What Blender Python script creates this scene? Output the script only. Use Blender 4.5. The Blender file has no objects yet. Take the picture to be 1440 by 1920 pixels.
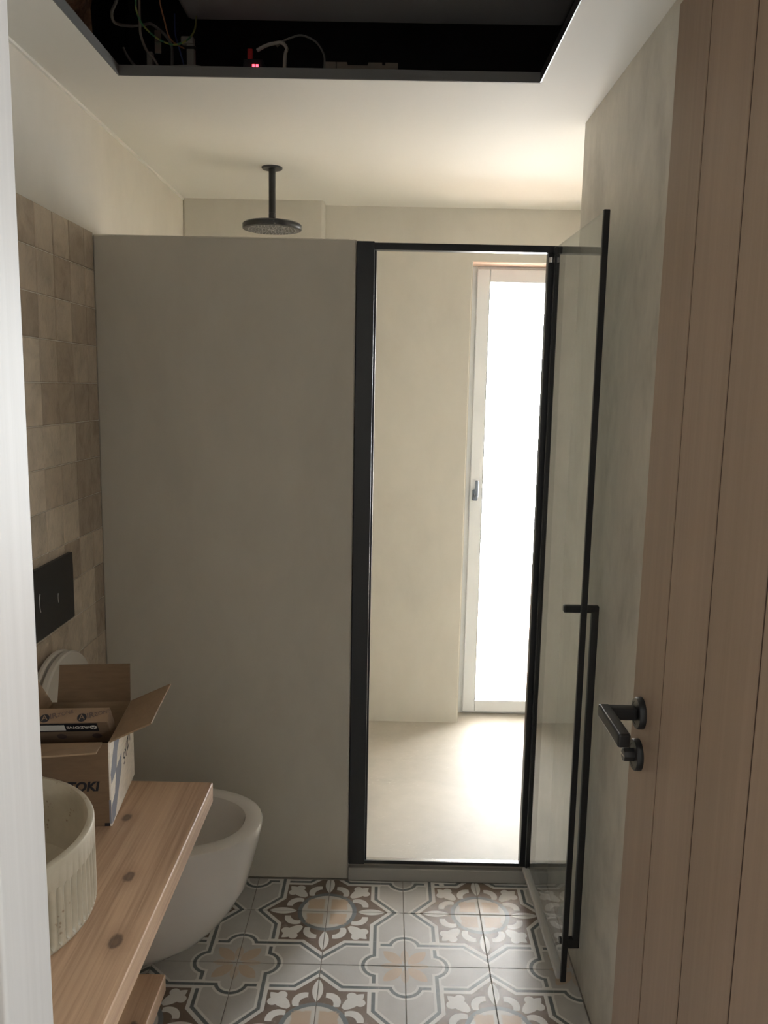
import bpy, bmesh, math, random
from mathutils import Vector, Matrix
random.seed(7)
sc = bpy.context.scene
C = sc.collection

# ------------------------------------------------------------------ camera
F_PX, PITCH, ROLL, YAW, CAM_H = 1540.24, 0.149586, 0.019505, -0.004256, 1.5135
def setup_camera():
    fw = Vector((math.sin(YAW)*math.cos(PITCH), math.cos(YAW)*math.cos(PITCH), -math.sin(PITCH)))
    r = Vector((math.cos(YAW), -math.sin(YAW), 0)); u = r.cross(fw)
    r2 = r*math.cos(ROLL) + u*math.sin(ROLL); u2 = -r*math.sin(ROLL) + u*math.cos(ROLL)
    cd = bpy.data.cameras.new('camera'); cam = bpy.data.objects.new('camera', cd); C.objects.link(cam)
    cd.sensor_fit = 'HORIZONTAL'; cd.sensor_width = 36; cd.lens = F_PX/1440*36
    cd.clip_start = .02; cd.clip_end = 200
    m = Matrix((r2, u2, -fw)).transposed().to_4x4(); m.translation = (0, 0, CAM_H)
    cam.matrix_world = m
    sc.camera = cam
setup_camera()

# ------------------------------------------------------------------ sky, daylight, exposure
w = bpy.data.worlds.new('sky'); sc.world = w; w.use_nodes = True
bg = w.node_tree.nodes['Background']
bg.inputs['Color'].default_value = (.965, .985, 1.0, 1)
bg.inputs['Strength'].default_value = 60.0
def portal(name, loc, rot, sx, sy):
    ld = bpy.data.lights.new(name, 'AREA'); ld.shape = 'RECTANGLE'; ld.size = sx; ld.size_y = sy
    ld.cycles.is_portal = True
    o = bpy.data.objects.new(name, ld); C.objects.link(o); o.location = loc; o.rotation_euler = rot
portal('window_daylight', (.54, 3.66, 1.03), (-math.pi/2, 0, 0), .30, 1.95)
portal('added_window_portal', (1.27, -.37, 1.45), (0, math.pi/2, 0), .60, .44)  # portal for the added hall window
vs = sc.view_settings
vs.view_transform = 'Standard'; vs.look = 'None'; vs.gamma = 1; vs.exposure = 0.0; vs.use_curve_mapping = False
try:
    sc.cycles.use_denoising = True
    sc.cycles.max_bounces = 14; sc.cycles.diffuse_bounces = 8; sc.cycles.transparent_max_bounces = 16
    sc.cycles.glossy_bounces = 6
    sc.cycles.sample_clamp_indirect = 12
except Exception: pass

# ------------------------------------------------------------------ node helper (math on sockets)
class S:
    """scalar shader value with python operators"""
    def __init__(self, nt, v): self.nt, self.v = nt, v
    def m(self, op, *a, clamp=False):
        n = self.nt.nodes.new('ShaderNodeMath'); n.operation = op; n.use_clamp = clamp
        for i, x in enumerate((self,)+a):
            x = x.v if isinstance(x, S) else x
            if isinstance(x, (int, float)): n.inputs[i].default_value = x
            else: self.nt.links.new(x, n.inputs[i])
        return S(self.nt, n.outputs[0])
    def __add__(s, o): return s.m('ADD', o)
    __radd__ = __add__
    def __sub__(s, o): return s.m('SUBTRACT', o)
    def __rsub__(s, o): return S(s.nt, float(o)).m('SUBTRACT', s)
    def __mul__(s, o): return s.m('MULTIPLY', o)
    __rmul__ = __mul__
    def min(s, o): return s.m('MINIMUM', o)
    def max(s, o): return s.m('MAXIMUM', o)
    def abs(s): return s.m('ABSOLUTE')
    def sqrt(s): return s.m('SQRT')
    def lt(s, t, aa=.006):   # soft "s < t"
        return ((t - s)*(1/aa)).m('ADD', .5, clamp=True)
def dist(x, y, cx, cy):
    a = x - cx; b = y - cy
    return (a*a + b*b).sqrt()
def N(nt, typ, **kw):
    n = nt.nodes.new(typ)
    for k, v in kw.items():
        if k in n.inputs: n.inputs[k].default_value = v
        else: setattr(n, k, v)
    return n
def mixc(nt, fac, a, b, mode='MIX'):
    n = nt.nodes.new('ShaderNodeMixRGB'); n.blend_type = mode
    for i, x in enumerate((fac, a, b)):
        x = x.v if isinstance(x, S) else x
        if isinstance(x, (int, float)): n.inputs[i].default_value = x
        elif isinstance(x, tuple): n.inputs[i].default_value = (*x[:3], 1)
        else: nt.links.new(x, n.inputs[i])
    return n.outputs[0]
def ramp(nt, src, stops):
    n = nt.nodes.new('ShaderNodeValToRGB'); e = n.color_ramp.elements
    while len(e) < len(stops): e.new(.5)
    for el, (p, c) in zip(e, stops): el.position = p; el.color = (*c, 1) if not isinstance(c, (int, float)) else (c, c, c, 1)
    nt.links.new(src, n.inputs[0]); return n.outputs[0]
def new_mat(name, color=(.5, .5, .5), rough=.5, metal=0, spec=.5, coat=0):
    m = bpy.data.materials.new(name); m.use_nodes = True
    b = m.node_tree.nodes['Principled BSDF']
    b.inputs['Base Color'].default_value = (*color, 1); b.inputs['Roughness'].default_value = rough
    b.inputs['Metallic'].default_value = metal; b.inputs['Specular IOR Level'].default_value = spec
    b.inputs['Coat Weight'].default_value = coat
    return m, m.node_tree, b
def coords(nt, kind='Object', scale=(1, 1, 1)):
    tc = nt.nodes.new('ShaderNodeTexCoord'); mp = nt.nodes.new('ShaderNodeMapping')
    mp.inputs['Scale'].default_value = scale; nt.links.new(tc.outputs[kind], mp.inputs[0]); return mp.outputs[0]
def noise(nt, vec, scale, detail=4, rough=.5, dist_=0):
    n = N(nt, 'ShaderNodeTexNoise', Scale=scale, Detail=detail, Roughness=rough, Distortion=dist_)
    nt.links.new(vec, n.inputs['Vector']); return n.outputs['Fac']
def bump(nt, b, h, strength=.2, distance=.01):
    n = N(nt, 'ShaderNodeBump', Strength=strength, Distance=distance)
    nt.links.new(h, n.inputs['Height']); nt.links.new(n.outputs[0], b.inputs['Normal'])

# ------------------------------------------------------------------ materials
def cement(name, col, var=.10, rough=.55, sc_=2.2):
    m, nt, b = new_mat(name, col, rough)
    v = coords(nt, 'Object', (1, 1, .55))
    n1 = noise(nt, v, sc_, 6, .6, .8); n2 = noise(nt, v, sc_*4.5, 5, .6, .4)
    mid = mixc(nt, .35, n1, n2)
    dk = tuple(c*(1-var*1.6) for c in col); lt = tuple(min(1, c*(1+var*1.2)) for c in col)
    c = ramp(nt, mid, [(.3, dk), (.5, col), (.7, lt)])
    nt.links.new(c, b.inputs['Base Color'])
    bump(nt, b, n2, .10, .004)
    return m
M = {}
M['cement'] = cement('microcement_beige', (.605, .57, .495), .06)
M['cement_shower'] = cement('microcement_shower', (.60, .575, .515), .05)
M['cement_left'] = cement('pale_plaster', (.75, .71, .635), .05)
M['cement_right'] = cement('microcement_patchy', (.62, .59, .525), .20, .45, 4.0)
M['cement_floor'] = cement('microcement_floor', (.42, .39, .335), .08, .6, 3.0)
def scuffs(m):
    nt = m.node_tree; b = nt.nodes['Principled BSDF']; src = b.inputs['Base Color'].links[0].from_socket
    v = coords(nt, 'Object', (1, 2.2, 1)); n1 = noise(nt, v, 22, 7, .72, 2.5); n2 = noise(nt, v, 3.2, 2, .5)
    k = S(nt, ramp(nt, n1, [(.58, 0.0), (.72, .45)]))*S(nt, ramp(nt, n2, [(.42, 0.0), (.62, 1.0)]))
    nt.links.new(mixc(nt, k, src, (.72, .70, .66)), b.inputs['Base Color'])
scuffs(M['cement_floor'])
M['threshold'] = cement('microcement_threshold', (.43, .42, .39), .05)
M['ceiling'] = new_mat('ceiling_paint', (.78, .765, .71), .75)[0]
M['white_paint'] = new_mat('white_paint', (.82, .80, .77), .7)[0]
M['terrace'] = new_mat('pale_terracotta', (.40, .31, .255), .8)[0]
M['bead'] = new_mat('white_sealant', (.86, .84, .78), .5)[0]
M['reveal'] = new_mat('pink_light_reveal', (.80, .60, .50), .8)[0]  # pink light at the window head, put into the reveal colour
M['black'] = new_mat('black_aluminium', (.012, .013, .016), .38)[0]
M['black_handle'] = new_mat('black_painted_metal', (.016, .017, .019), .3)[0]
M['edge_grey'] = new_mat('dark_grey_lip', (.16, .16, .16), .6)[0]
M['plenum'] = new_mat('void_shade', (.02, .02, .022), .9)[0]  # near-black stands in for the shade inside the void
M['unit'] = new_mat('grey_duct_insulation', (.19, .19, .20), .8)[0]
M['pvc'] = new_mat('white_window_frame', (.70, .72, .74), .35)[0]
M['pvc_dark'] = new_mat('window_gasket', (.2, .2, .2), .6)[0]
M['win_handle'] = new_mat('grey_window_handle', (.16, .19, .24), .35, .2)[0]
M['ceramic'] = new_mat('white_ceramic', (.74, .71, .67), .1, 0, .5, .3)[0]
M['seat_plastic'] = new_mat('white_seat_plastic', (.74, .70, .64), .22)[0]
M['steel'] = new_mat('brushed_steel', (.62, .62, .62), .25, 1)[0]
M['seal'] = new_mat('grey_seal_strip', (.48, .48, .48), .3)[0]
M['nozzle'] = new_mat('nozzle_silicone', (.5, .5, .5), .4)[0]
M['head_face'] = new_mat('shower_face', (.06, .058, .055), .3)[0]
M['grout'] = new_mat('floor_grout', (.33, .31, .28), .9)[0]
M['ink'] = new_mat('black_print', (.012, .011, .014), .6)[0]
M['ink_brown'] = new_mat('faded_brown_print', (.10, .065, .05), .7)[0]
M['ink_blue'] = new_mat('blue_grey_print', (.22, .23, .27), .6)[0]
M['label_white'] = new_mat('white_label', (.75, .70, .62), .5)[0]
M['crumb'] = new_mat('white_plaster_crumb', (.8, .79, .76), .9)[0]
M['mark'] = new_mat('chrome_mark', (.75, .75, .75), .3, .8)[0]
M['hall_floor'] = new_mat('hall_floor_tile', (.45, .42, .38), .5)[0]
M['seam'] = new_mat('dark_seam', (.01, .01, .01), .8)[0]
for n, c in dict(cable_grey=(.15, .14, .13), cable_beige=(.24, .21, .175), cable_white=(.33, .31, .28), cable_brown=(.2, .08, .03),
                 cable_blue=(.03, .05, .16), conn=(.25, .24, .22), bracket=(.22, .185, .15), red=(.5, .02, .02)).items():
    M[n] = new_mat(n, c, .45)[0]

def led_mat():
    m, nt, b = new_mat('red_led', (.8, .02, .02), .3)
    b.inputs['Emission Color'].default_value = (1, .05, .08, 1); b.inputs['Emission Strength'].default_value = 6
    return m
M['led'] = led_mat()

def gy_mat():
    m, nt, b = new_mat('green_yellow_wire', (.2, .4, .05), .4)
    v = coords(nt, 'Object', (1, 1, 1))
    wv = N(nt, 'ShaderNodeTexWave', Scale=18.0); nt.links.new(v, wv.inputs['Vector'])
    nt.links.new(ramp(nt, wv.outputs['Fac'], [(.45, (.03, .14, .06)), (.55, (.22, .24, .06))]), b.inputs['Base Color'])
    return m
M['cable_gy'] = gy_mat()

def brick_mat():
    m, nt, b = new_mat('rough_brick', (.2, .1, .06), .95)
    v = coords(nt); n = noise(nt, v, 14, 6, .65)
    nt.links.new(ramp(nt, n, [(.3, (.06, .035, .025)), (.55, (.30, .17, .11)), (.75, (.5, .42, .36))]), b.inputs['Base Color'])
    bump(nt, b, n, 1, .03); return m
M['brick'] = brick_mat()

def glass_mat(name, tint, ior=1.5, rough=0.0):
    m = bpy.data.materials.new(name); m.use_nodes = True; nt = m.node_tree
    for n in list(nt.nodes): nt.nodes.remove(n)
    out = nt.nodes.new('ShaderNodeOutputMaterial'); mix = nt.nodes.new('ShaderNodeMixShader')
    tr = N(nt, 'ShaderNodeBsdfTransparent', Color=(*tint, 1)); gl = N(nt, 'ShaderNodeBsdfGlossy', Roughness=rough, Color=(1, 1, 1, 1))
    geo = nt.nodes.new('ShaderNodeNewGeometry')
    k = S(nt, geo.outputs['Backfacing'])*(1/ior - ior) + ior       # same reflectance on both faces of the thin sheet
    fr = nt.nodes.new('ShaderNodeFresnel'); nt.links.new(k.v, fr.inputs['IOR'])
    nt.links.new(fr.outputs[0], mix.inputs[0]); nt.links.new(tr.outputs[0], mix.inputs[1]); nt.links.new(gl.outputs[0], mix.inputs[2])
    nt.links.new(mix.outputs[0], out.inputs[0]); return m
M['glass'] = glass_mat('shower_glass', (.89, .92, .93))
M['pane'] = glass_mat('window_glass', (.97, .98, .98))

def zellige():
    m, nt, b = new_mat('glazed_handmade_tile', (.5, .4, .3), .16, 0, .5)
    oi = nt.nodes.new('ShaderNodeObjectInfo')
    v0 = nt.nodes.new('ShaderNodeTexCoord').outputs['Object']
    add = N(nt, 'ShaderNodeVectorMath', operation='MULTIPLY_ADD')
    nt.links.new(oi.outputs['Location'], add.inputs[0]); add.inputs[1].default_value = (7, 7, 7); nt.links.new(v0, add.inputs[2])
    v = add.outputs[0]
    n1 = noise(nt, v, 16, 4, .6, .5); n2 = noise(nt, v, 38, 3, .5)
    shade = ramp(nt, n1, [(.25, .80), (.5, 1.0), (.75, 1.12)])
    nt.links.new(mixc(nt, 1, oi.outputs['Color'], shade, 'MULTIPLY'), b.inputs['Base Color'])
    h = mixc(nt, .3, n1, n2); bump(nt, b, h, .55, .012)
    return m
M['zellige'] = zellige()

def floor_tile_mat():
    m, nt, b = new_mat('printed_cement_tile', (.5, .5, .5), .42)
    uvn = nt.nodes.new('ShaderNodeUVMap'); sep = nt.nodes.new('ShaderNodeSeparateXYZ'); nt.links.new(uvn.outputs[0], sep.inputs[0])
    u, v = S(nt, sep.outputs[0]), S(nt, sep.outputs[1])
    a, c = u.max(v), u.min(v)
    oi = nt.nodes.new('ShaderNodeObjectInfo'); tc = nt.nodes.new('ShaderNodeTexCoord')
    add = N(nt, 'ShaderNodeVectorMath', operation='MULTIPLY_ADD')
    nt.links.new(oi.outputs['Location'], add.inputs[0]); add.inputs[1].default_value = (5, 5, 5); nt.links.new(tc.outputs['Object'], add.inputs[2])
    nv = add.outputs[0]
    Ed = (a - .633).min(a*.737 + c*.676 - .652)
    q = (.633 - c).min(dist(a, c, 1, .68) - .18)
    GREY, WHITE, DARK = (.47, .455, .43), (.76, .755, .735), (.145, .165, .175)
    BROWN, TAN, RING = (.19, .14, .112), (.56, .43, .32), (.19, .215, .225)
    field = noise(nt, nv, 9, 4, .6)
    col = mixc(nt, 1, ramp(nt, field, [(.3, (.48, .475, .465)), (.7, (.575, .57, .56))]), (1, 1, 1), 'MULTIPLY')
    # eight-petalled flower
    pa, pb = (1 - u).max(1 - v), (1 - u).min(1 - v)
    s2, t2 = (pa + pb)*.7071, (pa - pb)*.7071
    def ves(x, y, x0, x1, wd):
        L = (x1 - x0)/2; R = (L*L + wd*wd)/(2*wd)
        return dist(x, y, (x0+x1)/2, -(R - wd)) - R
    pet = ves(s2, t2, .05, .36, .075); petx = ves(pa, pb, .05, .29, .05)
    col = mixc(nt, petx.lt(0)*.55, col, TAN)
    col = mixc(nt, pet.lt(0)*.85, col, TAN)
    # brown star with ornaments
    col = mixc(nt, Ed.lt(-.066), col, BROWN)
    star = Ed.lt(-.07)
    r = (u*u + v*v).sqrt()
    leaf = ves(a, c, .395, .755, .062)
    s, t = (a + c)*.7071, (a - c)*.7071
    fl = ves(s, t, .40, .75, .075).min(dist(s, t, .625, .07) - .058)
    horn = (dist(a, c, .395, .13) - .143).max(.098 - dist(a, c, .365, .095)).max(.325 - a).max(.10 - c)
    orn = leaf.min(fl.max(.015 - t*0 - s*0 + (.41 - s))).min(horn)
    col = mixc(nt, orn.lt(0)*star, col, WHITE)
    col = mixc(nt, r.lt(.385), col, RING)
    col = mixc(nt, r.lt(.33), col, (.62, .605, .575))
    tan = ((a - .155).abs() - .105).max((c - .14).abs() - .095)
    tan = tan.max(.06 - dist(a, c, .155, .29)).max(.05 - dist(a, c, .30, .14))
    col = mixc(nt, tan.lt(0, .02)*.9, col, TAN)
    # interlaced line with white margins
    inner = Ed.lt(-.066)
    ea, qa = Ed.abs(), q.abs()
    wmask = ((Ed + .007).abs().lt(.059)).max(qa.lt(.052))
    col = mixc(nt, wmask, col, WHITE)
    dmask = ea.lt(.021).max(qa.lt(.021))
    col = mixc(nt, dmask, col, DARK)
    cross = ((u - .633).abs().lt(.060))*((v - .633).abs().lt(.072))
    col = mixc(nt, cross, col, WHITE)
    col = mixc(nt, cross*((v - .633).abs().lt(.021)), col, DARK)
    wear = noise(nt, nv, 30, 5, .7)
    col = mixc(nt, S(nt, ramp(nt, wear, [(.55, 0.0), (.78, .35)])), col, (.60, .59, .57))
    nt.links.new(col, b.inputs['Base Color'])
    nt.links.new(ramp(nt, wear, [(.3, .34), (.7, .5)]), b.inputs['Roughness'])
    bump(nt, b, wear, .08, .003)
    return m
M['tile'] = floor_tile_mat()

def pine(name, base, dark, knots, grain_axis='y'):
    m, nt, b = new_mat(name, base, .5)
    tc = nt.nodes.new('ShaderNodeTexCoord'); v = tc.outputs['Object']
    mp = nt.nodes.new('ShaderNodeMapping'); nt.links.new(v, mp.inputs[0])
    mp.inputs['Scale'].default_value = (14, .7, 14)
    n0 = noise(nt, mp.outputs[0], 1.2, 5, .55, .6)
    mp2 = nt.nodes.new('ShaderNodeMapping'); nt.links.new(v, mp2.inputs[0]); mp2.inputs['Scale'].default_value = (95, 1.6, 95)
    n1 = noise(nt, mp2.outputs[0], 1.5, 4, .6, .3)
    f = mixc(nt, .4, n0, n1)
    lt = tuple(min(1, x*1.25) for x in base)
    c = ramp(nt, f, [(.36, dark), (.5, base), (.66, lt)])
    sep = nt.nodes.new('ShaderNodeSeparateXYZ'); nt.links.new(v, sep.inputs[0])
    x, y = S(nt, sep.outputs[0]), S(nt, sep.outputs[1])
    wob = S(nt, noise(nt, v, 90, 2))*.006
    for kx, ky, kr in knots:
        d = dist(x, y*.62, kx, ky*.62) + wob - .003
        c = mixc(nt, d.lt(kr*2.2, kr*2)*.35, c, dark)
        c = mixc(nt, d.lt(kr, .004)*.85, c, (.10, .06, .04))
        c = mixc(nt, d.lt(kr*.45, .003)*.5, c, (.20, .12, .07))
    nt.links.new(c, b.inputs['Base Color'])
    bump(nt, b, n1, .25, .003)
    return m
M['pine'] = pine('pine_board', (.46, .305, .195), (.29, .17, .10), [(-.482, 1.449, .008), (-.419, 1.261, .009), (-.388, 1.099, .010)])

def doorwood(name, base, dk, lt, rough=.5):
    m, nt, b = new_mat(name, base, rough)
    v = coords(nt, 'Object', (60, 60, 1.1)); n1 = noise(nt, v, 1.6, 5, .6, .4)
    v2 = coords(nt, 'Object', (6, 6, .5)); n2 = noise(nt, v2, 1.4, 3, .5, .3)
    f = mixc(nt, .5, n1, n2)
    nt.links.new(ramp(nt, f, [(.32, dk), (.5, base), (.7, lt)]), b.inputs['Base Color'])
    bump(nt, b, n1, .08, .002); return m
M['oak'] = doorwood('oak_veneer', (.37, .275, .205), (.33, .245, .18), (.41, .305, .23))
M['oak_dark'] = new_mat('dark_groove', (.07, .04, .028), .8)[0]
M['pale_wood'] = doorwood('pale_lining', (.52, .50, .48), (.48, .46, .44), (.57, .55, .53))

def terrazzo():
    m, nt, b = new_mat('speckled_stone', (.55, .5, .4), .45)
    v = coords(nt)
    vo = N(nt, 'ShaderNodeTexVoronoi', Scale=150.0); nt.links.new(v, vo.inputs['Vector'])
    spots = S(nt, vo.outputs['Distance']).lt(.30, .12)
    sel = S(nt, noise(nt, v, 30, 2)).lt(.37, .03)
    n = noise(nt, v, 12, 5, .6)
    base = ramp(nt, n, [(.3, (.33, .285, .205)), (.7, (.45, .395, .30))])
    c = mixc(nt, spots*sel, base, (.24, .18, .12))
    nt.links.new(c, b.inputs['Base Color']); return m
M['stone'] = terrazzo()

def card(name, col, flute=False):
    m, nt, b = new_mat(name, col, .85)
    v = coords(nt, 'Object', (1, 1, 6)); n = noise(nt, v, 30, 4)
    nt.links.new(ramp(nt, n, [(.3, tuple(x*.9 for x in col)), (.7, tuple(x*1.08 for x in col))]), b.inputs['Base Color'])
    return m
M['card'] = card('brown_cardboard', (.17, .105, .057))
M['card_in'] = card('inner_cardboard', (.25, .165, .095))
M['card_white'] = card('white_faced_cardboard', (.80, .73, .63))
M['card_carton'] = card('thin_brown_carton', (.21, .135, .08))

# ------------------------------------------------------------------ geometry helpers
def finish(name, bm, mat, parent=None, smooth=False):
    bmesh.ops.recalc_face_normals(bm, faces=bm.faces)
    me = bpy.data.meshes.new(name); bm.to_mesh(me); bm.free()
    if mat is not None: me.materials.append(mat)
    if smooth:
        for p in me.polygons: p.use_smooth = True
        me.set_sharp_from_angle(angle=math.radians(38))
    return link(name, me, parent)
def link(name, me, parent=None):
    o = bpy.data.objects.new(name, me); C.objects.link(o)
    if parent is not None:
        o.parent = parent
        if parent.type == 'EMPTY' and not parent.get('own_frame'):
            o.matrix_parent_inverse = Matrix.Translation(-parent.location)
    return o
def addbox(bm, x0, x1, y0, y1, z0, z1, bev=0, seg=2):
    r = bmesh.ops.create_cube(bm, size=1)
    vs_ = r['verts']
    for v in vs_:
        v.co = Vector(((x0+x1)/2 + v.co.x*(x1-x0), (y0+y1)/2 + v.co.y*(y1-y0), (z0+z1)/2 + v.co.z*(z1-z0)))
    if bev > 0:
        es = list({e for v in vs_ for e in v.link_edges})
        bmesh.ops.bevel(bm, geom=es, offset=bev, segments=seg, profile=.5, affect='EDGES')
def flat_faces(o):
    for p in o.data.polygons: p.use_smooth = True
    m = o.modifiers.new('weighted_normals', 'WEIGHTED_NORMAL'); m.keep_sharp = False; m.weight = 100
def box(name, x0, x1, y0, y1, z0, z1, mat, parent=None, bev=0, seg=2):
    bm = bmesh.new(); addbox(bm, x0, x1, y0, y1, z0, z1, bev, seg)
    o = finish(name, bm, mat, parent, smooth=bev > 0)
    if bev > 0: flat_faces(o)
    return o
def addlathe(bm, prof, axis, seg=48, cap=True):
    """prof: list of (radius, distance along axis); axis: (origin, direction)"""
    o, d = Vector(axis[0]), Vector(axis[1]).normalized()
    e1 = d.orthogonal().normalized(); e2 = d.cross(e1)
    rings = []
    for r, h in prof:
        rings.append([bm.verts.new(o + d*h + (e1*math.cos(2*math.pi*i/seg) + e2*math.sin(2*math.pi*i/seg))*max(r, 1e-5)) for i in range(seg)])
    for A, B in zip(rings, rings[1:]):
        for i in range(seg): bm.faces.new((A[i], A[(i+1) % seg], B[(i+1) % seg], B[i]))
    if cap:
        bm.faces.new(rings[0]); bm.faces.new(rings[-1])
def lathe(name, prof, axis, mat, parent=None, seg=48):
    bm = bmesh.new(); addlathe(bm, prof, axis, seg); return finish(name, bm, mat, parent, True)
def smooth_path(pts, sub=6):
    P = [Vector(p) for p in pts]; out = []
    for i in range(len(P)-1):
        p0 = P[max(i-1, 0)]; p1 = P[i]; p2 = P[i+1]; p3 = P[min(i+2, len(P)-1)]
        for k in range(sub):
            t = k/sub
            out.append(.5*((2*p1) + (p2-p0)*t + (2*p0-5*p1+4*p2-p3)*t*t + (3*p1-p0-3*p2+p3)*t**3))
    out.append(P[-1]); return out
def addtube(bm, pts, r, seg=8):
    P = [Vector(p) for p in pts]; rings = []; ref = Vector((.3, .2, .93)).normalized()
    for i, p in enumerate(P):
        t = (P[min(i+1, len(P)-1)] - P[max(i-1, 0)]).normalized()
        a = t.cross(ref)
        if a.length < 1e-3: a = t.orthogonal()
        a.normalize(); b_ = t.cross(a)
        rings.append([bm.verts.new(p + (a*math.cos(2*math.pi*k/seg) + b_*math.sin(2*math.pi*k/seg))*r) for k in range(seg)])
    for A, B in zip(rings, rings[1:]):
        for i in range(seg): bm.faces.new((A[i], A[(i+1) % seg], B[(i+1) % seg], B[i]))
    bm.faces.new(rings[0]); bm.faces.new(rings[-1])
def tube(name, pts, r, mat, parent=None, seg=8, smooth=True):
    bm = bmesh.new(); addtube(bm, smooth_path(pts) if smooth else pts, r, seg); return finish(name, bm, mat, parent, True)
def addquadslab(bm, pts, th):
    """four (or more) corner points in a plane, given thickness both sides"""
    P = [Vector(p) for p in pts]; n = (P[1]-P[0]).cross(P[2]-P[0]).normalized()*th/2
    A = [bm.verts.new(p+n) for p in P]; B = [bm.verts.new(p-n) for p in P]
    bm.faces.new(A); bm.faces.new(B[::-1])
    k = len(P)
    for i in range(k): bm.faces.new((A[i], A[(i+1) % k], B[(i+1) % k], B[i]))
def slab(name, pts, th, mat, parent=None):
    bm = bmesh.new(); addquadslab(bm, pts, th); return finish(name, bm, mat, parent)
def tag(o, label=None, cat=None, group=None, kind=None):
    for k, v in (('label', label), ('category', cat), ('group', group), ('kind', kind)):
        if v: o[k] = v
    return o
def thing(name, label, cat, loc=(0, 0, 0), group=None, kind=None):
    o = bpy.data.objects.new(name, None); C.objects.link(o); o.location = loc
    o.empty_display_size = .05
    return tag(o, label, cat, group, kind)
def text(name, s, size, mat, parent, M4, shear=0, ext=.0002, align='LEFT', bold=0):
    cu = bpy.data.curves.new(name, 'FONT'); cu.body = s; cu.size = size; cu.extrude = ext; cu.shear = shear; cu.align_x = align; cu.offset = bold
    cu.resolution_u = 4
    t = bpy.data.objects.new('tmp_text', cu); C.objects.link(t)
    dg = bpy.context.evaluated_depsgraph_get(); me = bpy.data.meshes.new_from_object(t.evaluated_get(dg))
    bpy.data.objects.remove(t)
    me.name = name; me.transform(M4); me.materials.clear(); me.materials.append(mat)
    return link(name, me, parent)

# ------------------------------------------------------------------ setting: bathroom shell
XL, XR, YP, YB, ZC, ZS = -.834, .52, 2.36, 3.469, 2.24, .052
st = 'structure'
floor = tag(box('floor', XL-.1, .90, .48, YP+.02, -.08, -.003, M['grout']), 'bathroom floor of patterned grey, white and brown cement tiles', 'floor', kind=st)
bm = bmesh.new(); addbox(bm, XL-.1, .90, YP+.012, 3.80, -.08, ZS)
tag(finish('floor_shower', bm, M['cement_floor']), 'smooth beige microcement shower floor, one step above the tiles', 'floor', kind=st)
tag(box('trim_1', -.10, XR, YP-.006, YP+.03, -.003, ZS-.012, M['threshold'], bev=.004), 'grey beige step face below the shower opening', 'step', kind=st)
wl = tag(box('wall_left', XL-.12, XL, .48, 3.85, -.08, 2.9, M['cement_left']), 'left wall, beige plaster above, glazed tiles below', 'wall', kind=st)
tag(box('wall_partition', XL, -.10, YP, YP+.10, -.003, 1.921, M['cement'], bev=.006), 'beige grey half-height partition wall in front of the shower', 'wall', kind=st)
tag(box('wall_right', XR, .92, .48, 2.387, -.08, ZC+.1, M['cement_right'], bev=.004), 'right wall of patchy grey beige microcement behind the open door', 'wall', kind=st)
tag(box('wall_shower', .82, .92, 2.38, 3.85, -.08, ZC+.1, M['cement']), 'right side wall inside the shower', 'wall', kind=st)
bm = bmesh.new()
addbox(bm, XL-.12, .33, YB, YB+.30, -.08, 2.032)
bmesh.ops.bevel(bm, geom=[e for e in bm.edges if all(abs(v.co.x-.33) < 1e-6 and abs(v.co.y-YB) < 1e-6 for v in e.verts)], offset=.006, segments=3, affect='EDGES')
addbox(bm, .76, .92, YB, YB+.30, -.08, 2.032)
addbox(bm, XL-.12, .92, YB, YB+.30, 2.032, 2.9); addbox(bm, .33, .76, YB, YB+.30, -.08, ZS-.001)
wb = tag(finish('wall_back', bm, M['cement_shower']), 'back wall of the shower around the tall window', 'wall', kind=st)
box('window_reveal', .331, .759, YB+.004, YB+.20, 2.030, 2.040, M['reveal'], wb)
tag(box('wall_pilaster', XL, -.275, 3.385, YB+.01, ZS-.01, ZC+.02, M['cement_shower'], bev=.012, seg=3), 'shallow pilaster stepping out of the shower back wall', 'wall', kind=st)
tag(box('trim_2', XL, XL+.007, .66, 3.385, ZC-.007, ZC, M['bead']), 'thin white sealant line where left wall meets ceiling', 'trim', kind=st)
# ceiling with access opening
HX0, HX1, HY0, HY1 = -.665, .346, 1.10, 2.094
bm = bmesh.new()
addbox(bm, XL-.1, HX0, .48, 3.80, ZC, ZC+.018); addbox(bm, HX1, .92, .48, 3.80, ZC, ZC+.018)
addbox(bm, HX0, HX1, .48, HY0, ZC, ZC+.018); addbox(bm, HX0, HX1, HY1, 3.80, ZC, ZC+.018)
ceil = tag(finish('ceiling', bm, M['ceiling']), 'cream plaster ceiling with a rectangular access opening', 'ceiling', kind=st)
fr = thing('trim_3', 'dark frame lining the open ceiling hatch', 'hatch frame', (HX0, HY1, ZC), kind=st)
for x0, x1, y0, y1 in ((HX0, HX1, HY1-.003, HY1), (HX0, HX1, HY0, HY0+.003), (HX0, HX0+.003, HY0, HY1), (HX1-.003, HX1, HY0, HY1)):
    box('lip', x0, x1, y0, y1, ZC+.0005, ZC+.024, M['edge_grey'] if x1-x0 > .5 or x0 < 0 else M['black'], fr)
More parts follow.
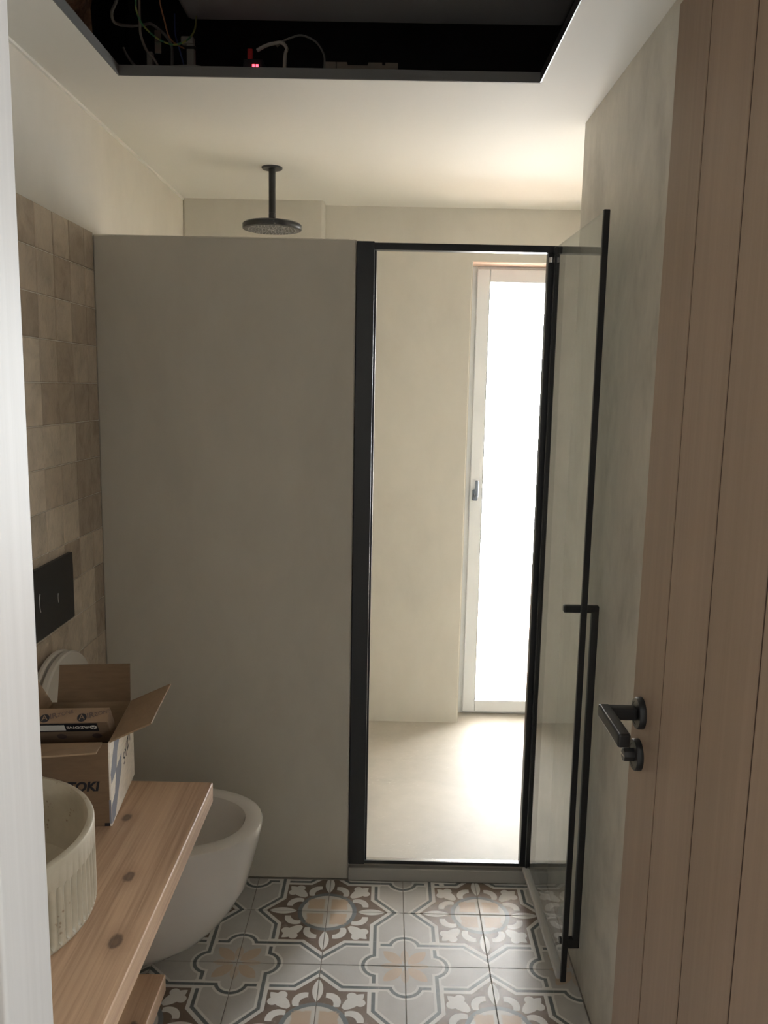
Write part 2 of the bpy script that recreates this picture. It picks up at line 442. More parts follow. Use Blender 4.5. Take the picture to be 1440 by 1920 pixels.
# void above the ceiling; its shade is put into the lining colour
bm = bmesh.new()
X0, X1, Y0, Y1, Z0, Z1 = XL+.001, .86, .70, 2.72, ZC+.0185, 2.78
addbox(bm, X0, X1, Y0, Y1, Z1, Z1+.05); addbox(bm, X0, X1, Y1, Y1+.05, Z0, Z1+.05); addbox(bm, X0, X1, Y0-.05, Y0, Z0, Z1+.05)
addbox(bm, X1, X1+.05, Y0-.05, Y1+.05, Z0, Z1+.05); addbox(bm, X0-.0, X0+.006, Y0, Y1, Z0, Z1)
tag(finish('ceiling_void', bm, M['plenum']), 'service void above the ceiling hatch, its shade put into the colour', 'ceiling void', kind=st)
# unseen terrace and slab, added outside the window to shape its daylight
tag(box('added_terrace_floor', -5.0, 6.0, 3.775, 7.2, -.12, -.02, M['terrace']), 'unseen pale terracotta terrace floor, added to shape the window light', 'terrace', kind=st)
tag(box('added_terrace_slab', -5.0, 6.0, 3.775, 7.0, 2.42, 2.60, M['white_paint']), 'unseen slab added over the terrace to block steep daylight', 'slab', kind=st)
# door wall; hall and window behind the camera are invented to light the room
bm = bmesh.new()
addbox(bm, -1.20, -.312, .48, .66, -.08, 2.6); addbox(bm, .476, 1.25, .48, .66, -.08, 2.6); addbox(bm, -.312, .476, .48, .66, 2.125, 2.6)
tag(finish('wall_front', bm, M['white_paint']), 'wall with the doorway between hall and bathroom', 'wall', kind=st)
tag(box('floor_hall', -1.3, 1.35, -2.0, .48, -.08, -.002, M['hall_floor']), 'plain hall floor outside the bathroom door', 'floor', kind=st)
tag(box('ceiling_hall', -1.3, 1.35, -2.0, .48, 2.45, 2.55, M['white_paint']), 'white hall ceiling outside the bathroom', 'ceiling', kind=st)
tag(box('wall_hall_left', -1.30, -1.20, -2.0, .48, -.08, 2.6, M['white_paint']), 'white hall wall opposite the added window', 'wall', kind=st)
tag(box('wall_hall_back', -1.30, 1.35, -2.1, -2.0, -.08, 2.6, M['white_paint']), 'white hall wall at the far end', 'wall', kind=st)
bm = bmesh.new()
WY0, WY1, WZ0, WZ1 = -.60, -.14, 1.14, 1.76
addbox(bm, 1.25, 1.35, -2.0, WY0, -.08, 2.6); addbox(bm, 1.25, 1.35, WY1, .66, -.08, 2.6)
addbox(bm, 1.25, 1.35, WY0, WY1, -.08, WZ0); addbox(bm, 1.25, 1.35, WY0, WY1, WZ1, 2.6)
tag(finish('wall_hall_right', bm, M['white_paint']), 'white hall wall with an added opening for light', 'wall', kind=st)
w2 = thing('added_hall_window', 'unseen small white framed window added to the hall as a light source', 'window', (1.30, -.35, WZ0), kind=st)  # added window, lets daylight in behind the camera
bm = bmesh.new()
for a in ((1.29, 1.33, WY0, WY0+.04, WZ0, WZ1), (1.29, 1.33, WY1-.04, WY1, WZ0, WZ1), (1.29, 1.33, WY0, WY1, WZ0, WZ0+.04), (1.29, 1.33, WY0, WY1, WZ1-.04, WZ1)): addbox(bm, *a)
finish('window_frame', bm, M['pvc'], w2)
box('pane', 1.305, 1.315, WY0+.04, WY1-.04, WZ0+.04, WZ1-.04, M['pane'], w2)

# ------------------------------------------------------------------ floor tiles
T, GX, GY, TH = .223, .0706, 2.1973, .010
tile_cache = {}
def floor_tile(i, j):
    """cell between grid columns i..i+1 and rows j..j+1 (rows run towards the camera)"""
    x0, x1 = GX+i*T, GX+(i+1)*T; y1, y0 = GY-j*T, GY-(j+1)*T
    im = i if i % 2 else i+1; jm = j if j % 2 == 0 else j+1
    mx, my = GX+im*T, GY-jm*T
    right, far = (x0 >= mx-1e-6), (y0 >= my-1e-6)
    g = .0011
    a0, a1, b0, b1 = max(x0, XL+.001)+g, min(x1, XR-.001)-g, max(y0, .665)+g, min(y1, YP-.007)-g
    if a1-a0 < .01 or b1-b0 < .01: return
    cx, cy = (a0+a1)/2, (b0+b1)/2
    key = (right, far, round(a0-mx, 4), round(a1-mx, 4), round(b0-my, 4), round(b1-my, 4))
    me = tile_cache.get(key)
    if me is None:
        bm = bmesh.new(); addbox(bm, a0-cx, a1-cx, b0-cy, b1-cy, -TH, 0)
        top = [e for e in bm.edges if all(abs(v.co.z) < 1e-6 for v in e.verts)]
        bmesh.ops.bevel(bm, geom=top, offset=.0007, segments=1, affect='EDGES')
        bmesh.ops.recalc_face_normals(bm, faces=bm.faces)
        uvl = bm.loops.layers.uv.new('UVMap')
        for f in bm.faces:
            for l in f.loops:
                dx, dy = abs(l.vert.co.x+cx-mx)/T, abs(l.vert.co.y+cy-my)/T
                l[uvl].uv = (dx, dy) if right == far else (dy, dx)
        me = bpy.data.meshes.new('floor_tile'); bm.to_mesh(me); bm.free(); me.materials.append(M['tile']); tile_cache[key] = me
    o = link('tile', me, floor); o.location = (cx, cy, random.uniform(-.0004, .0004))
for j in range(-1, 8):
    for i in range(-5, 3): floor_tile(i, j)

# ------------------------------------------------------------------ glazed wall tiles
PT = .1035
TONES = [(.74, .64, .52), (.64, .54, .43), (.50, .41, .32)]
TONE_SHADE_TAB = {0: [2, 1, 1, 2, 2], 1: [1, 1, 2, 1, 1], 2: [2, 1, 1, 2, 2], 3: [0, 1, 2, 1, 1], 4: [0, 2, 2, 2, 2], 5: [0, 0, 0, 2, 2],  # tone per tile, with shade darkening toward the partition included
       6: [0, 1, 1, 2, 2], 7: [0, 0, 0, 2, 2], 8: [1, 0, 2, 1, 1], 9: [1, 1, 0, 0, 2], 10: [1, 1, 0, 0, 2], 11: [0, 0, 2, 1, 1]}
bm = bmesh.new(); addbox(bm, -.005, .0028, -PT/2+.0012, PT/2-.0012, -PT/2+.0012, PT/2-.0012, .0016, 1)
bmesh.ops.recalc_face_normals(bm, faces=bm.faces); zfull = bpy.data.meshes.new('glazed_tile'); bm.to_mesh(zfull); bm.free(); zfull.materials.append(M['zellige'])
cutw = YP - 2.2865
bm = bmesh.new(); addbox(bm, -.005, .0028, -cutw/2+.0012, cutw/2-.002, -PT/2+.0012, PT/2-.0012, .0016, 1)
bmesh.ops.recalc_face_normals(bm, faces=bm.faces); zcut = bpy.data.meshes.new('glazed_tile_cut'); bm.to_mesh(zcut); bm.free(); zcut.materials.append(M['zellige'])
rr = random.Random(3)
for r in range(18):
    for c in range(5, -10, -1):
        if c > 4: continue
        zc = 1.925 - PT*(r+.5)
        if c == 4: me, yc = zcut, 2.2865 + cutw/2
        else: me, yc = zfull, 2.2865 - PT*(3-c+.5)
        o = link('tile', me, wl); o.location = (XL, yc, zc)
        o.rotation_euler = (0, rr.uniform(-.012, .012), rr.uniform(-.014, .014))
        tone = TONE_SHADE_TAB.get(r, [])[c] if 0 <= c < 5 and r in TONE_SHADE_TAB else rr.choice([0, 0, 1, 1, 2])
        k = rr.uniform(.95, 1.05)
        o.color = (*[x*k for x in TONES[tone]], 1)

# ------------------------------------------------------------------ window in the shower
w1 = thing('window_1', 'tall narrow white window glowing with daylight in the shower back wall', 'window', (.55, 3.58, ZS), kind=st)
def frame(name, x0, x1, y0, y1, z0, z1, wd, mat, parent, bev=.003):
    bm = bmesh.new()
    addbox(bm, x0, x0+wd, y0, y1, z0, z1, bev); addbox(bm, x1-wd, x1, y0, y1, z0, z1, bev)
    addbox(bm, x0+wd, x1-wd, y0, y1, z0, z0+wd, bev); addbox(bm, x0+wd, x1-wd, y0, y1, z1-wd, z1, bev)
    o = finish(name, bm, mat, parent, True); flat_faces(o); return o
frame('window_frame', .331, .759, 3.585, 3.65, ZS, 2.030, .035, M['pvc'], w1)
sash = frame('sash', .358, .735, 3.568, 3.63, ZS+.012, 2.018, .055, M['pvc'], w1, .005)
box('gasket', .4125, .4145, 3.569, 3.60, .12, 1.963, M['pvc_dark'], sash)
box('pane', .412, .681, 3.595, 3.615, ZS+.066, 1.964, M['pane'], w1)
h = box('window_handle', .369, .393, 3.556, 3.570, 1.035, 1.085, M['win_handle'], w1, .005)
box('lever', .376, .391, 3.528, 3.557, 1.05, 1.068, M['win_handle'], h, .004)
box('grip', .376, .391, 3.524, 3.537, 1.055, 1.128, M['win_handle'], h, .005)

# ------------------------------------------------------------------ shower frame and hinged glass door
sf = thing('shower_frame', 'black aluminium frame around the shower entrance', 'shower frame', (-.075, YP, ZS))
box('post', -.0995, -.050, YP-.004, YP+.035, ZS, 1.915, M['black'], sf, .002)
box('strike_strip', -.052, -.044, YP+.012, YP+.030, ZS, 1.893, M['black'], sf, .001)
box('top_rail', -.052, .458, YP-.002, YP+.028, 1.893, 1.912, M['black'], sf, .002)
hp = box('hinge_post', .432, .455, YP+.000, YP+.034, ZS, 1.893, M['black'], sf, .003)
lathe('hinge_pin', [(.0, 0), (.008, 0), (.008, .014), (.0, .014)], ((.441, YP-.002, 1.866), (0, 0, 1)), M['steel'], hp, 20)
tag(box('wall_nib', .4585, XR, YP+.004, 2.387, -.003, 1.912, M['cement_right']), 'narrow wall return beside the shower door hinge', 'wall', kind=st)
box('threshold_strip', -.050, .432, YP+.006, YP+.026, ZS, ZS+.007, M['steel'], sf, .002)
box('threshold_gasket', -.050, .432, YP+.002, YP+.006, ZS, ZS+.010, M['black'], sf)

sd = thing('shower_door', 'clear glass shower door standing open, with black edge and pull bar', 'shower door', (.4525, YP-.016, ZS))
sd['own_frame'] = 1
sd.rotation_euler = (0, 0, math.asin(.0245))
DW = .466
def dbox(name, n0, n1, l0, l1, z0, z1, mat, parent=None, bev=0):
    return box(name, n0, n1, -l1, -l0, z0-ZS, z1-ZS, mat, parent or sd, bev)
g = dbox('glass_panel', -.004, .004, .004, DW+.005, ZS+.012, 1.905, M['glass'])
dbox('edge_profile', -.0075, .0065, DW+.005, DW+.015, ZS-.002, 1.907, M['black'], bev=.0015)
dbox('hinge_profile', -.007, .007, -.004, .010, ZS+.004, 1.885, M['black'], bev=.002)
dbox('bottom_seal', -.016, .005, .004, DW+.004, ZS-.002, ZS+.013, M['seal'], bev=.003)
dbox('top_hinge', -.010, .010, -.002, .022, 1.885, 1.905, M['black'], bev=.003)
hd = dbox('pull_handle', .0215, .038, DW-.012, DW+.004, .150, 1.012, M['black_handle'], bev=.003)
dbox('cross_bar', -.046, .038, DW-.012, DW+.005, 1.000, 1.018, M['black_handle'], hd, .004)
dbox('bottom_mount', .004, .038, DW-.012, DW+.005, .135, .160, M['black_handle'], hd, .003)
bm = bmesh.new(); addlathe(bm, [(0, 0), (.009, 0), (.009, .005), (0, .005)], ((-.009, -(DW-.012), .147-ZS), (1, 0, 0)), 20)
finish('mount_bolt', bm, M['black_handle'], hd, True)

# ------------------------------------------------------------------ room door with planks, handle and lock
DX = .43
door = thing('door_1', 'pale oak plank door standing open on the right', 'door', (DX+.02, .66, 0), kind=st)
box('core', DX+.0016, DX+.04, .664, 1.3545, .006, 2.099, M['oak_dark'], door, .001)
edges = [1.355, 1.217, 1.062, .908, .754, .664]
for a, b_ in zip(edges, edges[1:]):
    o = box('plank', DX, DX+.0035, b_+(.003 if b_ > .7 else 0), a-(.003 if a < 1.3 else -.0002), .005, 2.1, M['oak'], door, .0005)
def rosette(name, y, z, mat, parent):
    return lathe(name, [(0, 0), (.0265, 0), (.0265, .0085), (.025, .0105), (.0195, .0105), (.019, .0098), (0, .0098)], ((DX, y, z), (-1, 0, 0)), mat, parent, 48)
lever = rosette('door_handle', 1.305, .987, M['black_handle'], door)
box('neck', DX-.058, DX-.009, 1.294, 1.316, .977, .998, M['black_handle'], lever, .004)
box('lever', DX-.071, DX-.051, 1.190, 1.317, .976, .9985, M['black_handle'], lever, .004)
lock = rosette('lock_rosette', 1.305, .914, M['black_handle'], door)
lathe('thumb_turn', [(0, 0), (.0115, 0), (.0115, .016), (.0105, .018), (0, .018)], ((DX-.009, 1.305, .914), (-1, 0, 0)), M['black_handle'], lock, 8)
box('turn_slot', DX-.0278, DX-.0262, 1.297, 1.313, .9125, .9155, M['steel'], lock)
jm = thing('door_frame', 'pale wooden door frame lining the doorway, bright jamb on the left', 'door frame', (.08, .58, 0), kind=st)
jb = box('jamb', -.312, -.293, .583, .668, 0, 2.125, M['pale_wood'], jm, .004)
box('stop', -.312, -.299, .470, .583, 0, 2.125, M['oak'], jm, .002)
box('jamb', .472, .476, .48, .668, 0, 2.125, M['pale_wood'], jm)
box('head', -.293, .472, .583, .668, 2.106, 2.125, M['pale_wood'], jm, .003)

# ------------------------------------------------------------------ rain shower head
sh = thing('rain_shower', 'black round rain shower head hanging from the ceiling', 'shower head', (-.41, 2.90, ZC))
ax = lambda z: ((-.411, 2.90, z), (0, 0, -1))
lathe('ceiling_flange', [(0, 0), (.035, 0), (.035, .003), (.033, .006), (.013, .006), (0, .006)], ax(ZC), M['black_handle'], sh)
lathe('pipe', [(.0115, .004), (.0115, .148)], ax(ZC), M['black_handle'], sh, 32)
lathe('ball_joint', [(.0108, .148), (.0118, .150), (.0118, .162), (.008, .166), (.0075, .174), (.014, .180), (0, .182)], ax(ZC), M['black_handle'], sh, 32)
disc = lathe('spray_head', [(0, .176), (.05, .177), (.094, .181), (.100, .186), (.100, .199), (.0985, .201), (0, .201)], ax(ZC), M['black_handle'], sh, 72)
face = lathe('spray_face', [(0, .2012), (.092, .2012), (.092, .2022), (0, .2022)], ax(ZC), M['head_face'], disc, 64)
bm = bmesh.new()
for ring in range(1, 8):
    rad = .0115*ring; n = 6*ring
    for k in range(n):
        a = 2*math.pi*k/n + ring*.37
        if abs((a % (math.pi/2)) - math.pi/4)*rad < .0045: continue
        addlathe(bm, [(.0016, 0), (.0012, .0022)], ((-.411+rad*math.cos(a), 2.90+rad*math.sin(a), ZC-.2020), (0, 0, -1)), 6)
tag(finish('nozzle_field', bm, M['nozzle'], disc), kind='stuff')
bm = bmesh.new()
for a in (math.pi/4, 3*math.pi/4):
    d = Vector((math.cos(a), math.sin(a), 0)); c0 = Vector((-.411, 2.90, ZC-.2024)); e = Vector((-d.y, d.x, 0))*.0012
    addquadslab(bm, [c0-d*.088-e, c0+d*.088-e, c0+d*.088+e, c0-d*.088+e], .0008)
finish('cross_seam', bm, M['nozzle'], disc)

# ------------------------------------------------------------------ flush plate
fp = thing('flush_plate', 'black rectangular flush plate on the tiled wall', 'flush plate', (XL+.005, 1.97, .905))
box('plate', XL+.0035, XL+.016, 1.846, 2.096, .903, 1.076, M['black'], fp, .0025)
def arc(yc, zc, R, half):
    return [(XL+.0163, yc+R*(1-math.cos(t)), zc+R*math.sin(t)) for t in [half*k/6 for k in range(-6, 7)]]
tube('button_mark', arc(1.882, .994, .055, .42), .0009, M['mark'], fp, 6, False)
tube('button_mark', arc(1.990, .980, .040, .30), .0009, M['mark'], fp, 6, False)

# ------------------------------------------------------------------ wall-hung toilet
to = thing('toilet', 'white wall-hung toilet with its seat and lid raised', 'toilet', (XL+.004, 1.945, .05))
YT = 1.945
def outline(z, back, tip, hw, lf, nb=5, nf=2.25, n=64):
    xm = tip - lf; pts = []
    for k in range(n):
        t = 2*math.pi*k/n; c, s_ = math.cos(t), math.sin(t)
        if c >= 0: x = xm + lf*abs(c)**(2/nf); y = hw*math.copysign(abs(s_)**(2/nf), s_)
        else: x = xm - (xm-back)*abs(c)**(2/nb); y = hw*math.copysign(abs(s_)**(2/nb), s_)
        pts.append(Vector((x, YT+y, z)))
    return pts
def loft(bm, loops, cap0=True, cap1=True):
    R = [[bm.verts.new(p) for p in L] for L in loops]
    for A, B in zip(R, R[1:]):
        k = len(A)
        for i in range(k): bm.faces.new((A[i], A[(i+1) % k], B[(i+1) % k], B[i]))
    if cap0: bm.faces.new(R[0])
    if cap1: bm.faces.new(R[-1])
bk = XL+.0048
prof = [(.050, -.62, .070, .15), (.054, -.583, .086, .17), (.078, -.499, .108, .21), (.113, -.445, .124, .23), (.155, -.404, .138, .24), (.194, -.375, .150, .25),
        (.253, -.341, .163, .26), (.316, -.325, .172, .265), (.368, -.311, .178, .27), (.400, -.304, .181, .27), (.414, -.303, .1815, .27)]
loops = [outline(z, bk, tip, hw, lf) for z, tip, hw, lf in prof]
loops += [outline(.4195, bk+.003, -.306, .179, .27), outline(.4215, bk+.008, -.312, .174, .265)]
loops += [outline(.4215, -.655, -.343, .140, .22, 2.6), outline(.419, -.652, -.347, .137, .22, 2.6), outline(.405, -.650, -.351, .134, .22, 2.6),
          outline(.33, -.64, -.362, .126, .21, 2.6), outline(.26, -.62, -.40, .105, .16, 2.4), outline(.20, -.60, -.46, .07, .08, 2.2), outline(.185, -.56, -.50, .035, .03, 2)]
bm = bmesh.new(); loft(bm, loops); finish('bowl', bm, M['ceramic'], to, True)
def raised(name, x0, x1, L, hw, hole, mat, z0=.445, tilt=.05):
    """D-shaped plate standing on its hinge; x0..x1 thickness from wall side to room side"""
    def ring(l0, l1, h, th, n=56, nb=4):
        o = []
        for k in range(n):
            t = 2*math.pi*k/n; c, s_ = math.cos(t), math.sin(t); lm = l0+(l1-l0)*.45
            if c >= 0: l = lm+(l1-lm)*abs(c)**.9; y = h*math.copysign(abs(s_)**.9, s_)
            else: l = lm-(lm-l0)*abs(c)**(2/nb); y = h*math.copysign(abs(s_)**(2/nb), s_)
            o.append(Vector((th - math.sin(tilt)*l, YT+y, z0+l*math.cos(tilt))))
        return o
    bm = bmesh.new(); b_ = .004
    outer = [ring(b_, L-b_, hw-b_, x0), ring(0, L, hw, x0+b_), ring(0, L, hw, x1-b_), ring(b_, L-b_, hw-b_, x1)]
    if hole:
        h0, h1, hh = hole
        inner = [ring(h0-b_, h1+b_, hh+b_, x1), ring(h0, h1, hh, x1-b_), ring(h0, h1, hh, x0+b_), ring(h0-b_, h1+b_, hh+b_, x0)]
        loops = outer+inner+[outer[0]]
        R = [[bm.verts.new(p) for p in Lp] for Lp in loops[:-1]]; R.append(R[0])
        for A, B in zip(R, R[1:]):
            k = len(A)
            for i in range(k): bm.faces.new((A[i], A[(i+1) % k], B[(i+1) % k], B[i]))
    else: loft(bm, outer)
    return finish(name, bm, mat, to, True)
raised('lid', -.803, -.789, .407, .183, None, M['seat_plastic'])
raised('seat', -.783, -.765, .405, .180, (.10, .325, .115), M['seat_plastic'])
box('hinge', -.80, -.745, YT-.085, YT-.045, .418, .452, M['seat_plastic'], to, .006)
box('hinge', -.80, -.745, YT+.045, YT+.085, .418, .452, M['seat_plastic'], to, .006)

# ------------------------------------------------------------------ counter, lower shelf, basin
ZV = .70
bm = bmesh.new(); addbox(bm, XL+.0048, -.35, .70, 1.597, ZV-.044, ZV, .003)
ct = finish('vanity_counter', bm, M['pine'], None, True); flat_faces(ct)
tag(ct, 'knotty pine counter board on the left wall, carrying basin and carton', 'counter')
tag(box('wall_shelf', XL+.0048, -.457, .70, 1.597, .218, .258, M['pine'], bev=.003), 'lower pine shelf board under the counter', 'shelf')
BX, BY, BR = -.634, 1.15, .190
bs = thing('basin', 'round fluted speckled stone basin standing on the pine counter', 'basin', (BX, BY, ZV))
NF, PER = 80, 10
def fl_ring(z, amp, r=BR):
    out = []
    for k in range(NF*PER):
        a = 2*math.pi*k/(NF*PER); ph = (k % PER)/PER
        out.append(Vector((BX+(r-amp*(1-abs(math.sin(math.pi*ph))**.7))*math.cos(a), BY+(r-amp*(1-abs(math.sin(math.pi*ph))**.7))*math.sin(a), z)))
    return out
A = .0080
loops = [fl_ring(ZV, 0, BR-.006), fl_ring(ZV+.004, 0, BR-.001), fl_ring(ZV+.008, 0), fl_ring(ZV+.012, A*.7), fl_ring(ZV+.018, A), fl_ring(ZV+.084, A), fl_ring(ZV+.093, A*.8), fl_ring(ZV+.098, A*.45), fl_ring(ZV+.101, 0),
         fl_ring(ZV+.134, 0), fl_ring(ZV+.138, 0, BR-.0015), fl_ring(ZV+.140, 0, BR-.005), fl_ring(ZV+.1395, 0, BR-.010), fl_ring(ZV+.136, 0, BR-.012), fl_ring(ZV+.05, 0, BR-.014), fl_ring(ZV+.03, 0, BR-.022), fl_ring(ZV+.02, 0, BR-.05), fl_ring(ZV+.016, 0, .025)]
bm = bmesh.new(); loft(bm, loops); finish('bowl', bm, M['stone'], bs, True)
lathe('drain', [(0, .0), (.024, 0), (.024, .003), (.021, .0045), (0, .0045)], ((BX, BY, ZV+.0155), (0, 0, 1)), M['steel'], bs, 32)

# ------------------------------------------------------------------ cardboard box with carton inside
cb = thing('cardboard_box', 'open brown cardboard box with one white printed side, on the counter end', 'box', (-.499, 1.417, ZV))
cb['own_frame'] = 1; cb.rotation_euler = (0, 0, math.radians(6.1))
W, D, H, t = .162, .208, .162, .003
fpan = box('front_panel', -W, -t, 0, t, .0005, H, M['card'], cb)
rpan = box('right_panel', -t, 0, 0, D, .0005, H, M['card_white'], cb)
box('back_panel', -W, -t, D-t, D, .0005, H, M['card_in'], cb)
box('left_panel', -W, -W+t, t, D-t, .0005, H, M['card_in'], cb)
box('base_panel', -W+t, -t, t, D-t, .0005, .004, M['card_in'], cb)
slab('back_flap', [(-W+.012, D-.0015, H), (-.004, D-.0015, H), (-.004, D+.004, H+.079), (-W+.018, D+.004, H+.078)], t, M['card'], cb)
slab('right_flap', [(-.001, .004, H+.001), (-.001, D-.004, H+.001), (.078, D+.002, H+.034), (.074, .008, H+.034)], t, M['card_in'], cb)
slab('left_flap', [(-W+.0015, .004, H), (-W+.0015, D-.004, H), (-W-.034, D-.006, H+.066), (-W-.034, .006, H+.066)], t, M['card_in'], cb)
slab('front_flap', [(-W, .001, H+.001), (-.013, .001, H+.001), (-.008, -.066, H+.012), (-W, -.070, H+.006)], t, M['card_in'], cb)
# print on front: slanted letters
Rx = Matrix.Rotation(math.pi/2, 4, 'X')
text('lettering', 'TOKI', .0245, M['ink'], fpan, Matrix.Translation((-.022, -.0004, .0715)) @ Rx, .18, .0002, 'RIGHT', .0010)
slab('corner_print', [(-.004, -.0003, .006), (-.0005, -.0003, .006), (-.0005, -.0003, .052), (-.004, -.0003, .052)], .0004, M['ink_blue'], fpan)
slab('corner_print', [(-.013, -.0003, .001), (-.003, -.0003, .001), (-.003, -.0003, .007), (-.013, -.0003, .007)], .0004, M['ink'], fpan)
# print on the white side: two slanted stripes and rising letters
px = .0003
for poly in ([(0.0456, 0.161), (0.1008, 0.1608), (0.0561, 0.1216), (0.0456, 0.0907), (0.0049, 0.0814), (0.001, 0.1012), (0.0199, 0.129)],
             [(0.0913, 0.102), (0.0886, 0.0736), (0.0508, 0.0349), (0.0275, 0.0071), (0.0025, 0.0044), (0.001, 0.0376), (0.0301, 0.0512), (0.0456, 0.0907)]):
    slab('stripe', [(px, a, b_) for a, b_ in poly], .0004, M['ink_blue'], rpan)
Ry = Matrix.Rotation(math.pi/2, 4, 'Z') @ Matrix.Rotation(math.pi/2, 4, 'X')
text('lettering', 'SYZTO', .033, M['ink'], rpan, Matrix.Translation((.0003, .110, .066)) @ Matrix.Rotation(math.radians(24), 4, 'X') @ Ry, .25, .0002, 'LEFT', -.0002)

a6 = math.radians(6.1)
ca = thing('product_carton', 'small brown printed carton with a black label, tilted inside the cardboard box', 'carton',
           (-.499 - .040*math.sin(a6), 1.417 + .040*math.cos(a6), ZV+.187))
ca['own_frame'] = 1; ca.rotation_euler = (math.radians(38), 0, a6)
c0, c1, cd, cl = -.150, -.012, .031, .222
cbod = box('carton_body', c0, c1, 0, cd, -cl, 0, M['card_carton'], ca, .0015)
def patch(name, x0, x1, z0, z1, y, mat): return slab(name, [(x0, y, z0), (x1, y, z0), (x1, y, z1), (x0, y, z1)], .0004, mat, cbod)
patch('label', -.143, -.032, -.032, -.003, -.0003, M['ink'])
patch('label_field', -.140, -.092, -.027, -.008, -.0007, M['label_white'])
flip = Matrix.Rotation(math.pi, 4, 'Z')
text('lettering', 'IRZONE', .0115, M['label_white'], cbod, Matrix.Translation((-.0475, -.0008, -.0135)) @ Rx @ flip, 0, .0002, 'LEFT')
def discmark(xc, y, z, r, mat, ax_): return lathe('printed_disc', [(0, 0), (r, 0), (r, .0004), (0, .0004)], ((xc, y, z), ax_), mat, cbod, 28)
discmark(-.0405, -.0004, -.0175, .0065, M['label_white'], (0, -1, 0))
text('lettering', 'A', .012, M['ink'], cbod, Matrix.Translation((-.0366, -.0010, -.0135)) @ Rx @ flip, 0, .0002)
for xc in (-.127, -.060):
    discmark(xc, .010, .0001, .0085, M['ink'], (0, 0, 1))
    text('lettering', 'A', .0165, M['card_carton'], cbod, Matrix.Translation((xc-.0050, .0045, .0006)) @ Matrix.Rotation(.2, 4, 'Z'), 0, .0001)
    text('lettering', 'IR', .0155, M['ink_brown'], cbod, Matrix.Translation((xc+.0095, .0080, .0003)) @ Matrix.Rotation(.28, 4, 'Z'), 0, .0001, 'LEFT', .0003)
    text('lettering', 'ZONE', .0105, M['ink_brown'], cbod, Matrix.Translation((xc+.0225, .0125, .0003)) @ Matrix.Rotation(.28, 4, 'Z'), 0, .0001)
for xc in (-.104, -.039): discmark(xc, -.0002, -.050, .0090, M['ink_brown'], (0, -1, 0))

# ------------------------------------------------------------------ hatch contents
un = thing('ventilation_unit', 'dark grey insulated duct unit above the ceiling hatch', 'duct unit', (-.05, 1.7, 2.42))
box('casing', -.53, .42, 1.0, 2.235, 2.42, 2.70, M['unit'], un, .015)
box('hanger', -.545, -.53, 1.5, 1.54, 2.44, 2.7795, M['steel'], un)
box('hanger', .42, .435, 1.5, 1.54, 2.44, 2.7795, M['steel'], un)
bm = bmesh.new(); addbox(bm, XL+.0072, XL+.12, 1.2, 2.08, ZC+.019, 2.58)
bmesh.ops.subdivide_edges(bm, edges=bm.edges, cuts=9, use_grid_fill=True)
rb = random.Random(5)
for v in bm.verts:
    if v.co.x > XL+.03: v.co += Vector((rb.uniform(-.03, .02), rb.uniform(-.01, .01), 0))
tag(finish('brick_rubble', bm, M['brick']), 'rough brown brickwork edge inside the ceiling hatch, at its left', 'brickwork')
def cable(name, label, pts, r, mat): return tag(tube(name, pts, r, M[mat]), label, 'cable', 'cables hanging in the ceiling hatch')
cable('electric_cable', 'grey cable hanging in a wide loop at the left of the hatch', [(-.60, 1.96, 2.423), (-.634, 2.0, 2.368), (-.652, 2.02, 2.35), (-.655, 2.05, 2.34), (-.635, 2.1, 2.354), (-.608, 2.12, 2.365), (-.597, 2.15, 2.378), (-.572, 2.18, 2.365), (-.564, 2.2, 2.351), (-.562, 2.2, 2.322), (-.562, 2.19, 2.262)], .0035, 'cable_grey')
cable('earth_wire', 'green and yellow earth wire drooping in the ceiling hatch', [(-.565, 1.93, 2.415), (-.576, 1.95, 2.347), (-.589, 2.0, 2.343), (-.591, 2.05, 2.337), (-.574, 2.08, 2.325), (-.551, 2.1, 2.318), (-.53, 2.12, 2.322), (-.508, 2.14, 2.341), (-.496, 2.16, 2.371), (-.5, 2.2, 2.419)], .0022, 'cable_gy')
cable('electric_cable', 'beige cable curving down to the hatch lip, left of the connector', [(-.612, 2.1, 2.418), (-.612, 2.1, 2.354), (-.615, 2.12, 2.337), (-.611, 2.15, 2.318), (-.594, 2.16, 2.3), (-.577, 2.17, 2.2625)], .0032, 'cable_beige')
cable('electric_cable', 'pale cable lying along the rear lip of the hatch', [(-.69, 2.22, 2.35), (-.674, 2.2, 2.323), (-.645, 2.18, 2.291), (-.608, 2.16, 2.281), (-.552, 2.15, 2.282), (-.491, 2.15, 2.284), (-.436, 2.16, 2.272), (-.40, 2.19, 2.264)], .0032, 'cable_white')
cable('electric_cable', 'thin brown wire hanging beside the earth wire', [(-.549, 2.04, 2.421), (-.549, 2.05, 2.382), (-.548, 2.08, 2.359), (-.544, 2.1, 2.334), (-.536, 2.12, 2.326), (-.52, 2.15, 2.325)], .0018, 'cable_brown')
cable('electric_cable', 'thin blue wire hanging behind the earth wire', [(-.554, 2.2, 2.424), (-.553, 2.2, 2.376), (-.543, 2.2, 2.341), (-.535, 2.22, 2.30), (-.53, 2.23, 2.261)], .0018, 'cable_blue')
cable('electric_cable', 'thick pale cable end beside the red light', [(-.348, 2.19, 2.338), (-.325, 2.19, 2.35), (-.301, 2.2, 2.36), (-.285, 2.2, 2.36), (-.275, 2.2, 2.347), (-.279, 2.2, 2.329), (-.283, 2.21, 2.264)], .0045, 'cable_white')
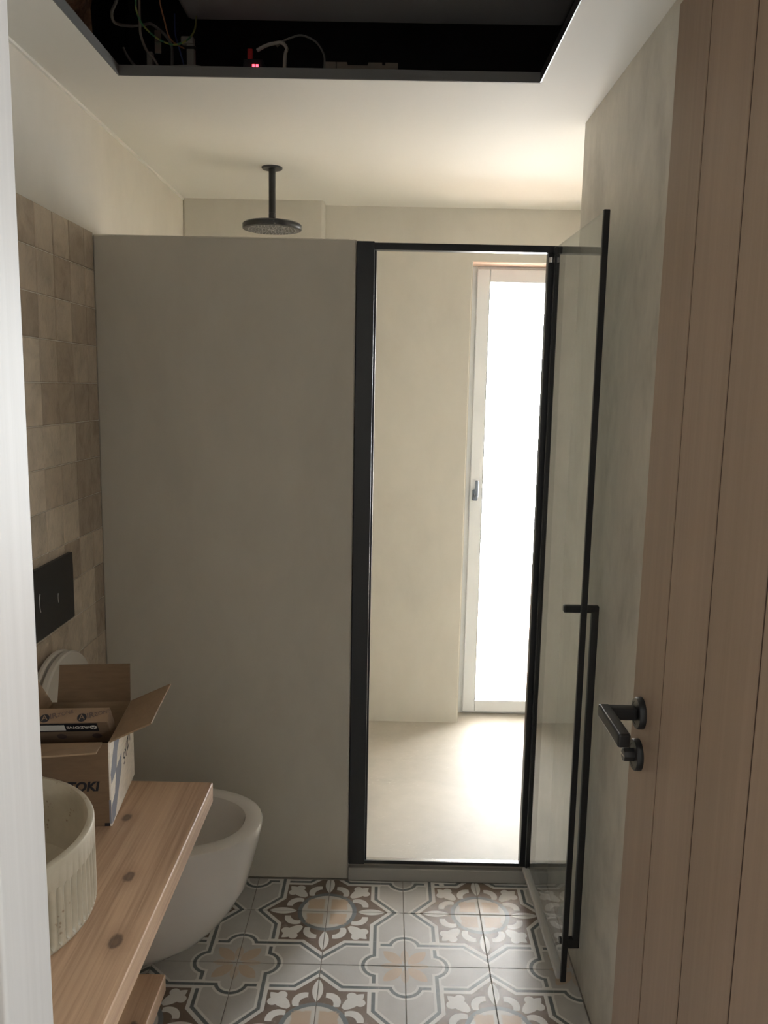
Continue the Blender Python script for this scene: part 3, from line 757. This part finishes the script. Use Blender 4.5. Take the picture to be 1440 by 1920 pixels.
cable('electric_cable', 'thin grey cable arching in a loop right of the red light', [(-.30, 2.2, 2.352), (-.283, 2.2, 2.365), (-.264, 2.2, 2.373), (-.242, 2.2, 2.379), (-.22, 2.2, 2.374), (-.201, 2.2, 2.363), (-.187, 2.2, 2.345), (-.18, 2.2, 2.322), (-.184, 2.2, 2.262)], .0025, 'cable_grey')
cn = thing('cable_connector', 'pale plastic cable connector standing on the hatch lip', 'connector', (-.51, 2.18, ZC+.0185))
box('body', -.520, -.500, 2.174, 2.190, ZC+.0185, 2.346, M['conn'], cn, .003)
box('cap', -.534, -.502, 2.172, 2.192, 2.346, 2.363, M['conn'], cn, .004)
box('band', -.5215, -.4985, 2.1725, 2.1915, 2.333, 2.339, M['seam'], cn)
tag(box('terminal_block', -.625, -.610, 2.195, 2.212, ZC+.0185, 2.334, M['conn'], bev=.002), 'small grey terminal block on the hatch lip', 'terminal block')
cp = tag(box('metal_clip', -.577, -.562, 2.098, 2.101, 2.294, 2.345, M['steel']), 'small metal clip hanging from the earth wire', 'clip')
cd_ = thing('control_module', 'black control module with a glowing red light in the hatch', 'control module', (-.36, 2.22, ZC+.0185))
box('housing', -.385, -.335, 2.206, 2.25, ZC+.0185, 2.325, M['black'], cd_, .003)
for k in (-.0045, .0045): box('light', -.3545+k-.003, -.3545+k+.003, 2.2035, 2.2065, 2.305, 2.311, M['led'], cd_)
box('red_plug', -.375, -.362, 2.208, 2.222, 2.325, 2.35, M['red'], cd_, .002)
br = thing('mounting_bracket', 'flat brown notched bracket lying behind the hatch lip', 'bracket', (-.09, 2.2, ZC+.0185))
bm = bmesh.new()
addquadslab(bm, [(-.150, 2.2, ZC+.0187), (.004, 2.2, ZC+.0187), (.004, 2.2, 2.318), (-.028, 2.2, 2.318), (-.028, 2.2, 2.312), (-.036, 2.2, 2.312), (-.036, 2.2, 2.318), (-.070, 2.2, 2.318), (-.072, 2.2, 2.311), (-.122, 2.2, 2.311), (-.124, 2.2, 2.318), (-.150, 2.2, 2.318)], .004)
finish('plate', bm, M['bracket'], br)
slab('tab', [(-.178, 2.2, ZC+.0187), (-.152, 2.2, ZC+.0187), (-.152, 2.2, 2.318), (-.178, 2.2, 2.318)], .004, M['bracket'], br)

# ------------------------------------------------------------------ debris
bm = bmesh.new(); bmesh.ops.create_icosphere(bm, subdivisions=2, radius=.008)
rc = random.Random(11)
for v in bm.verts: v.co = Vector((v.co.x*1.1, v.co.y*.8, v.co.z*.6))*rc.uniform(.75, 1.2) + Vector((.19, 2.332, .0045))
tag(finish('plaster_crumb', bm, M['crumb']), 'white plaster crumb on the tiles by the shower step', 'crumb')
